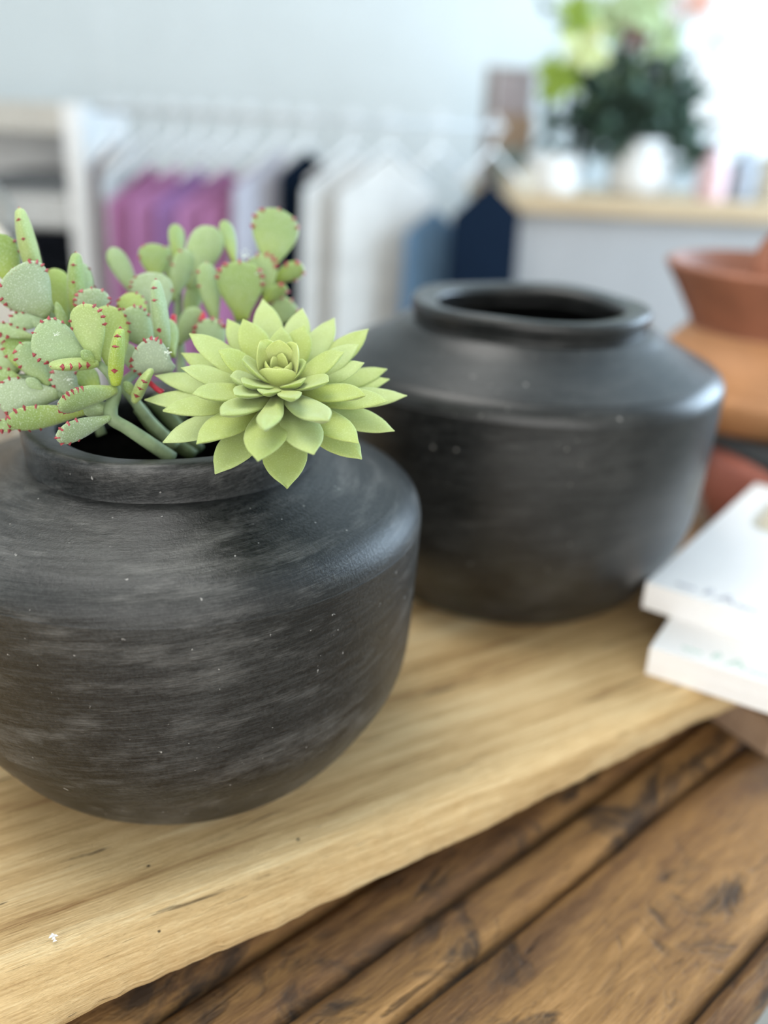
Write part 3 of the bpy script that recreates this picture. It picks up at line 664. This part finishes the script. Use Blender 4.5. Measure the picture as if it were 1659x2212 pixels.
pr = [(0.05, 0), (0.096, 0.0), (0.112, 0.010), (0.122, 0.026), (0.125, 0.040), (0.121, 0.047), (0.119, 0.056), (0.112, 0.074), (0.098, 0.092), (0.089, 0.102), (0.093, 0.114), (0.107, 0.140), (0.121, 0.164), (0.123, 0.170), (0.117, 0.173), (0.113, 0.168), (0.099, 0.140), (0.084, 0.114), (0.079, 0.102), (0.103, 0.074), (0.112, 0.04), (0.08, 0.012), (0.004, 0.012)]
lo = [(p.x, p.y * 0.93) for p in smooth_pts([(a, b, 0) for a, b in pr], 4)]
v, f = lathe(lo[:37], 80, 0.008, 4, close=False); f.append(tuple(range(80))[::-1]); put('body', mesh('body', v, f), M['terra_l'], jug)
v, f = lathe(lo[36:], 80, 0.008, 4, close=False); put('flared_mouth', mesh('flared_mouth', v, f), M['terra'], jug)
hp = [(-0.050, -0.075, 0.135), (-0.056, -0.075, 0.172), (-0.040, -0.075, 0.196), (0.0, -0.075, 0.204), (0.05, -0.075, 0.202), (0.085, -0.075, 0.180), (0.088, -0.075, 0.135)]
MB().tube(smooth_pts(hp, 5), 0.0115, 12).build('handle', M['terra'], jug)

# ------------------------------------------------------------------ glass cloche with a cream ribbed candle at the far left
cl = empty('glass_cloche', Vector((-0.368, 0.66, Z0))); tag(cl, 'clear glass dome at the far left edge, behind the succulents', 'cloche')
gm = thin_glass('clear_glass', (0.97, 0.98, 0.98), 0.45)
R_ = 0.110
dome = [(R_, 0.001), (R_, 0.08), (R_, 0.17), (R_ * 0.985, 0.222), (R_ * 0.92, 0.255), (R_ * 0.78, 0.283), (R_ * 0.55, 0.303), (R_ * 0.28, 0.313), (0.003, 0.316)]
do = [(p.x, p.y) for p in smooth_pts([(a, b, 0) for a, b in dome], 4)]
v, f = lathe(do, 64, close=False)
put('dome', mesh('dome', v, f), gm, cl)
MB().tube([(0, 0, 0.3162), (0, 0, 0.322), (0, 0, 0.332), (0, 0, 0.34)], [0.004, 0.006, 0.012, 0.004], 16).build('knob', gm, cl)
cn = empty('ribbed_candle', Vector((-0.368, 0.66, Z0))); tag(cn, 'cream ribbed pillar inside the glass dome at the far left', 'candle')
v = []; f = []; n = 120; zs_ = [0.001, 0.03, 0.12, 0.215, 0.245, 0.266, 0.280, 0.285]; rs_ = [0.090, 0.092, 0.092, 0.091, 0.086, 0.070, 0.042, 0.004]
for z, r in zip(zs_, rs_):
    for k in range(n):
        a = 2 * PI * k / n; q = r * (1 + 0.022 * math.cos(a * 30)); v.append((q * math.cos(a), q * math.sin(a), z))
for i in range(len(zs_) - 1):
    for k in range(n): f.append((i * n + k, i * n + (k + 1) % n, (i + 1) * n + (k + 1) % n, (i + 1) * n + k))
f.append(tuple(range(n))[::-1]); f.append(tuple((len(zs_) - 1) * n + k for k in range(n)))
put('body', mesh('body', v, f), M['cream'], cn)

# a crumb of white plaster on the board
p = onz(116, 2026, 0.0012); mb = MB()
for k in range(7):
    q = Vector((random.uniform(-1, 1), random.uniform(-1, 1), random.uniform(0, 0.5))) * 0.0016; s = 0.0009
    mb.add([q + Vector((s, 0, 0)), q + Vector((-s, s, 0)), q + Vector((-s, -s, 0)), q + Vector((0, 0, s))], [(0, 1, 3), (1, 2, 3), (2, 0, 3), (2, 1, 0)])
tag(mb.build('crumb', M['white'], None, smooth=False, loc=p), 'tiny white crumb near the front left edge of the pale board', 'crumb')

# ------------------------------------------------------------------ the counter at the back
KY = 2.6; KZ = Z0 + 0.170
k0 = empty('shop_counter', (1.0, KY + 0.32, 0)); tag(k0, 'white shop counter with a pale wooden top, under the flowers', 'counter')
MB().box((-0.77, -0.32, KZ - 0.045), (1.2, 0.30, KZ)).build('counter_top', M['counter_wood'], k0, smooth=False, bevel=0.004)
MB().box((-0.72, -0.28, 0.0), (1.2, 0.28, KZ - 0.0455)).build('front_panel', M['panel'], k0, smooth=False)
def lathed(name, x, y, z, prof, mat, label, cat, seg=32, group=None):
    v, f = lathe([(p.x, p.y) for p in smooth_pts([(a, b, 0) for a, b in prof], 4)], seg)
    o = put(name, mesh(name, v, f), mat, None, (x, y, z)); tag(o, label, cat, group); return o
pink = plain('pink_glass', (0.72, 0.50, 0.52), 0.3); grey = plain('grey_glass', (0.30, 0.33, 0.38), 0.3); beige = plain('beige_card', (0.58, 0.52, 0.42), 0.7); taupe = plain('taupe_card', (0.33, 0.28, 0.26), 0.7)
VX, VY = 0.70, 2.86
vase = lathed('flower_vase', VX, VY, KZ, [(0.05, 0), (0.07, 0.002), (0.086, 0.03), (0.088, 0.08), (0.082, 0.13), (0.076, 0.15), (0.068, 0.148), (0.07, 0.12), (0.06, 0.02), (0.004, 0.012)], M['white'], 'white vase holding the bouquet on the counter', 'vase')
lathed('candle_jar', 0.445, 2.84, KZ, [(0.06, 0), (0.075, 0.002), (0.08, 0.05), (0.08, 0.095), (0.07, 0.10), (0.004, 0.10)], M['white'], 'squat white jar left of the vase on the counter', 'jar')
lathed('gift_jar', 0.345, 2.80, KZ, [(0.04, 0), (0.045, 0.002), (0.046, 0.04), (0.046, 0.052), (0.004, 0.054)], beige, 'small beige tin at the left end of the counter', 'tin')
lathed('pink_bottle', 0.885, 2.76, KZ, [(0.03, 0), (0.04, 0.002), (0.042, 0.06), (0.040, 0.09), (0.022, 0.11), (0.018, 0.135), (0.004, 0.137)], pink, 'pink bottle right of the vase on the counter', 'bottle')
lathed('grey_bottle', 0.985, 2.80, KZ, [(0.03, 0), (0.038, 0.002), (0.038, 0.09), (0.030, 0.105), (0.018, 0.12), (0.016, 0.14), (0.004, 0.142)], grey, 'grey glass bottle beside the pink bottle', 'bottle')
lathed('beige_pot', 1.09, 2.84, KZ, [(0.05, 0), (0.06, 0.002), (0.064, 0.06), (0.058, 0.10), (0.05, 0.12), (0.004, 0.121)], beige, 'beige pot at the right edge of the counter', 'pot')
# card stand at the counter's left end
cs = empty('card_stand', (0.33, 2.96, KZ), math.radians(12)); tag(cs, 'taupe card stand at the left end of the counter', 'card stand')
MB().box((-0.075, -0.07, 0), (0.075, 0.07, 0.012)).build('base', taupe, cs, smooth=False, bevel=0.002)
MB().box((-0.075, 0.05, 0.012), (0.075, 0.062, 0.33)).build('back_panel', taupe, cs, smooth=False, bevel=0.002)
for i, (y, z, h, m) in enumerate([(-0.05, 0.012, 0.10, plain('green_grey_card', (0.20, 0.24, 0.22), 0.7)), (-0.01, 0.012, 0.19, plain('brown_card', (0.36, 0.25, 0.17), 0.7)), (0.03, 0.20, 0.11, plain('mauve_card', (0.42, 0.36, 0.37), 0.7))]):
    MB().box((-0.065 + 0.006 * i, y, z), (0.065, y + 0.012, z + h)).build('card_stack', m, cs, smooth=False)

# ------------------------------------------------------------------ the bouquet
dark = leafmat('dark_foliage', (0.012, 0.035, 0.018), (0.018, 0.05, 0.028), (0.05, 0.09, 0.06), 0.2, 1, 0.1)
limeleaf = plain('lime_petal', (0.28, 0.40, 0.05), 0.5, 0.2); yell = plain('yellow_green_petal', (0.55, 0.58, 0.26), 0.5, 0.12); coral = plain('coral_petal', (0.72, 0.36, 0.26), 0.5, 0.2); blush = plain('blush_petal', (0.80, 0.68, 0.66), 0.5, 0.1); rust = plain('rust_petal', (0.14, 0.06, 0.04), 0.5, 0.2); twigm = plain('twig', (0.05, 0.06, 0.05), 0.7, 0.2); pale = plain('pale_green_petal', (0.42, 0.52, 0.27), 0.5, 0.15)
VB = Vector((VX, VY, KZ + 0.05)); VT = Vector((VX, VY, KZ + 0.15))
def branch(name, tip, nleaf, lw, ll, mat, label, group=None, spread=0.05, cat='foliage', sag=0.0):
    root = empty(name, VB); tag(root, label, cat, group)
    rel = tip - VB; mid = (VT - VB) + (rel - (VT - VB)) * 0.45 + Vector((0, 0, 0.03 + sag))
    P = smooth_pts([(0, 0, 0), VT - VB + Vector((rel.x, rel.y, 0)) * 0.08, mid, rel], 6)
    MB().tube(P, 0.003, 6).build('stem', twigm if mat is dark else M['stem'], root)
    mb = MB()
    for k in range(nleaf):
        i = random.randint(len(P) // 3, len(P) - 1); c = P[i]
        d = Vector((random.gauss(0, 1), random.gauss(0, 1), random.gauss(0, 0.8))).normalized()
        a = c; b = c + d * ll * random.uniform(0.7, 1.3); s = d.orthogonal().normalized() * lw * 0.5; nn = d.cross(s).normalized() * lw * 0.12
        m1 = a + (b - a) * 0.4; m2 = a + (b - a) * 0.75
        mb.add([a, m1 + s - nn, m1 + nn, m1 - s - nn, m2 + s * 0.7, m2 + nn * 1.2, m2 - s * 0.7, b], [(0, 1, 2), (0, 2, 3), (1, 4, 5, 2), (2, 5, 6, 3), (4, 7, 5), (5, 7, 6)])
    o = mb.build('foliage', mat, root); o['kind'] = 'stuff'; return root
def bloom(tip, col, size, np_, label, face=(0, -1, 0.3), name='flower'):
    root = empty(name, VB); tag(root, label, 'flower', 'blooms in the bouquet')
    rel = tip - VB
    MB().tube(smooth_pts([(0, 0, 0), VT - VB, (VT - VB) * 0.5 + rel * 0.5, rel], 5), 0.003, 6).build('stem', M['stem'], root)
    n = Vector(face).normalized(); ex = n.orthogonal().normalized(); ey = n.cross(ex)
    for k in range(np_):
        a = 2 * PI * k / np_ + random.uniform(-0.2, 0.2); d = (ex * math.cos(a) + ey * math.sin(a)); tl = 0.55 if k % 2 else 0.2
        v, f = leaf_mesh(size, size * 0.62, size * 0.05, OVAL, -0.15, 0.2, 0.0, 8, 10)
        o = put('petal', mesh('petal', v, f), col); B_ = rel + VB; place(o, root, B_, frame(B_, B_ + d + n * tl, 0, n))
    v, f = lathe([(0.3 * size * math.cos(t), 0.25 * size * math.sin(t)) for t in [0, 0.3, 0.6, 0.9, 1.2, 1.5]], 12)
    put('flower_centre', mesh('flower_centre', v, f), col, root, rel)
BY = 2.84
GF = 'dark leafy branches in the bouquet'
tips = [(1225, 150), (1320, 120), (1440, 115), (1500, 190), (1280, 230), (1390, 220), (1500, 265), (1205, 265), (1320, 300), (1440, 200), (1270, 200), (1360, 190), (1230, 330), (1420, 310), (1510, 330), (1170, 240)]
desc = ['upper left', 'upper middle', 'upper right', 'far right', 'left', 'centre', 'right', 'lower left', 'lower middle', 'inner right', 'inner left', 'inner middle', 'lowest left', 'lowest right', 'outermost right', 'outermost left']
for i, (px, py) in enumerate(tips):
    big = i in (14, 15)
    branch('leafy_branch', ony(px, py, BY + random.uniform(-0.06, 0.06)), 24 if big else 60, 0.044, 0.080, dark, 'dark green leafy branch, %s of the bouquet on the counter' % desc[i], GF)
for px, py, l in [(1145, -30, 'bare dark twig leaning left out of the bouquet top'), (1600, 10, 'bare dark twig leaning right out of the bouquet top')]:
    branch('twig', ony(px, py, BY), 8, 0.02, 0.05, twigm, l, 'bare twigs in the bouquet', cat='twig')
bloom(ony(1262, 105, BY - 0.10), yell, 0.075, 6, 'pale yellow bloom at the left of the bouquet')
bloom(ony(1205, 170, BY - 0.10), limeleaf, 0.070, 6, 'lime green bloom at the lower left of the bouquet', (-0.6, -1, -0.1))
bloom(ony(1245, 35, BY - 0.08), limeleaf, 0.062, 6, 'lime green bloom at the upper left of the bouquet', (-0.4, -1, 0.3))
bloom(ony(1385, 10, BY - 0.08), pale, 0.085, 7, 'pale green bloom at the top middle of the bouquet')
bloom(ony(1310, 50, BY - 0.06), pale, 0.075, 6, 'pale green bloom beside the lime one at the top of the bouquet')
bloom(ony(1430, 85, BY - 0.04), pale, 0.060, 6, 'small pale green bloom under the blush flower')
bloom(ony(1370, 78, BY - 0.10), rust, 0.045, 6, 'dark rust bloom in the middle of the bouquet')
bloom(ony(1495, 0, BY - 0.06), blush, 0.075, 7, 'blush white flower at the upper right of the bouquet')
bloom(ony(1510, 8, BY - 0.11), coral, 0.034, 6, 'coral flower in front of the blush one at the upper right')

# ------------------------------------------------------------------ clothes rail with garments
RY = 2.45; GS = 0.942; RZ = Z0 + 0.335
rail = empty('clothes_rail', (-0.265, RY, 0)); tag(rail, 'thin pale steel clothes rail hung from the ceiling, full of garments', 'clothes rail')
MB().tube([(-0.50, 0, RZ), (0.52, 0, RZ)], 0.007, 12).build('hanging_bar', M['steel'], rail)
for sx in (-0.46, 0.49):
    MB().tube([(sx, 0, RZ), (sx, 0, ZC)], 0.0015, 6).build('hanging_cable', M['white'], rail)
def cloth(name, col, rough=0.9): return plain(name, col, rough, 0.10, 14, 0.1, Specular_IOR_Level=0.05)
FC = {'pink': cloth('pink_cloth', (0.42, 0.19, 0.36)), 'violet': cloth('violet_cloth', (0.31, 0.17, 0.37)), 'magenta': cloth('magenta_cloth', (0.37, 0.155, 0.29)), 'white': cloth('white_cloth', (0.64, 0.64, 0.63)), 'offwhite': cloth('offwhite_cloth', (0.60, 0.585, 0.56)), 'navy': cloth('navy_cloth', (0.004, 0.009, 0.019)), 'blue': cloth('blue_cloth', (0.13, 0.215, 0.32)), 'taupe': cloth('taupe_cloth', (0.30, 0.24, 0.24)), 'lilac': cloth('lilac_cloth', (0.42, 0.42, 0.48)), 'grey': cloth('grey_cloth', (0.55, 0.58, 0.60)), 'darkgrey': cloth('dark_grey_cloth', (0.16, 0.17, 0.18)), 'black': cloth('black_cloth', (0.006, 0.007, 0.010))}
def garment(name, x, mat, w, ln, rot, drop, label, cat='garment', flare=1.1, th=0.011, y=0.0):
    root = empty(name, (x, RY + y, RZ), math.radians(rot)); tag(root, label, cat, 'garments on the clothes rail')
    mb = MB(); mb.tube(smooth_pts([(0.0, 0, -0.055), (0, 0, -0.03), (0.016, 0, -0.008), (0.012, 0, 0.018), (-0.006, 0, 0.020), (-0.016, 0, 0.006)], 4), 0.003, 8)
    mb.tube([(-w * 0.46, 0, -0.055 - w * 0.30), (0, 0, -0.052), (w * 0.46, 0, -0.055 - w * 0.30)], 0.005, 8)
    mb.build('hanger', M['white'], root)
    v = []; f = []; n = 28; lev = [0, 0.02, 0.06, 0.12, 0.2, 0.32, 0.45, 0.6, 0.8, 1.0]
    sh = w * 0.30
    for li, t in enumerate(lev):
        for k in range(n):
            a = 2 * PI * k / n; ca, sa = math.cos(a), math.sin(a)
            hw = w / 2 * (1 + (flare - 1) * t)
            xx = hw * ca; slope = sh * (abs(xx) / (w / 2)) * max(0, 1 - t * 3.0)
            fold = 1 + 0.55 * math.sin(xx * 70 + x * 30) * t
            v.append((xx, th * sa * (0.4 + min(1, t * 4) * 0.6) * fold, -drop - slope - ln * t))
    for i in range(len(lev) - 1):
        for k in range(n): f.append((i * n + k, i * n + (k + 1) % n, (i + 1) * n + (k + 1) % n, (i + 1) * n + k))
    f.append(tuple(range(n))[::-1]); f.append(tuple((len(lev) - 1) * n + k for k in range(n)))
    put('cloth', mesh('cloth', v, f), mat, root)
    return root
gl = [('shirt', -0.765, 'taupe', .20, .66, 66, 'taupe shirt at the left end of the rail'),
      ('shirt', -0.725, 'grey', .22, .64, 64, 'pale grey shirt left of the pink tops'),
      ('blouse', -0.665, 'magenta', .30, .60, 52, 'magenta blouse, leftmost of the pink and violet garments'),
      ('blouse', -0.600, 'pink', .30, .62, 50, 'pink blouse right of the leftmost magenta one'),
      ('blouse', -0.535, 'violet', .30, .60, 50, 'violet blouse in the middle of the pink garments'),
      ('blouse', -0.468, 'pink', .32, .63, 48, 'pink blouse right of the violet one'),
      ('blouse', -0.400, 'magenta', .32, .60, 46, 'magenta blouse, rightmost of the pink and violet garments'),
      ('jacket', -0.318, 'lilac', .30, .30, 44, 'short lilac grey top right of the pink garments'),
      ('trousers', -0.25, 'navy', .20, .70, 50, 'narrow dark navy garment left of the white dress'),
      ('dress', -0.13, 'white', .30, .76, 38, 'long white dress on the rail behind the rosette'),
      ('dress', -0.03, 'offwhite', .32, .76, 36, 'long off-white dress left of the blue jeans'),
      ('jeans', 0.10, 'blue', .20, .66, 40, 'faded blue denim garment near the right end of the rail'),
      ('coat', 0.245, 'navy', .27, .78, 42, 'dark navy coat at the right end of the rail, beside the counter')]
for nme, x, c, wd, ln, rt, lb in gl:
    garment(nme, x * GS, FC[c], wd * GS, ln, rt, 0.125 if nme in ('blouse',) else (0.20 if nme == 'jeans' else (0.13 if nme == 'coat' else 0.075)), lb)
# ------------------------------------------------------------------ white shelf at the far left
SX, SYY = -1.215, 2.75
sh = empty('shelf_unit', (SX, SYY, 0)); tag(sh, 'white open shelf with folded clothes at the far left', 'shelf')
MB().box((0.345, -0.22, 0), (0.39, 0.22, Z0 + 0.345)).build('side_panel', M['white'], sh, smooth=False)
MB().box((-0.40, -0.22, 0), (-0.36, 0.22, Z0 + 0.345)).build('side_panel', M['white'], sh, smooth=False)
MB().box((-0.36, 0.20, 0.05), (0.345, 0.215, Z0 + 0.27)).build('back_panel', M['white'], sh, smooth=False)
for z in (0.10, Z0 - 0.45, Z0 - 0.16):
    MB().box((-0.36, -0.22, z - 0.03), (0.345, 0.20, z)).build('shelf_board', M['white'], sh, smooth=False)
MB().box((-0.36, -0.22, Z0 + 0.275), (0.345, 0.22, Z0 + 0.345)).build('top_board', M['shelf_top'], sh, smooth=False)
def fold(x, z, wd, h, c, lb, y=-0.02):
    o = MB().box((-wd / 2, -0.16, 0), (wd / 2, 0.16, h)).build('folded_garment', FC[c], None, loc=(SX + x, SYY + y, z), smooth=True, bevel=min(h * 0.45, 0.02))
    tag(o, lb, 'clothes', 'folded clothes on the white shelf')
zz = Z0 - 0.16
for c, h, lb in [('black', 0.065, 'black folded garment at the bottom of the stack on the shelf'), ('black', 0.06, 'black folded garment second from the bottom of the shelf stack'), ('black', 0.06, 'black folded garment directly under the white ones on the shelf'),
                 ('white', 0.045, 'white folded garment lying on the black ones'), ('white', 0.045, 'white folded garment under the grey one on the shelf'), ('darkgrey', 0.045, 'grey folded garment on top of the shelf stack')]:
    fold(0.215, zz + 0.0005, 0.24, h, c, lb); zz += h + 0.001
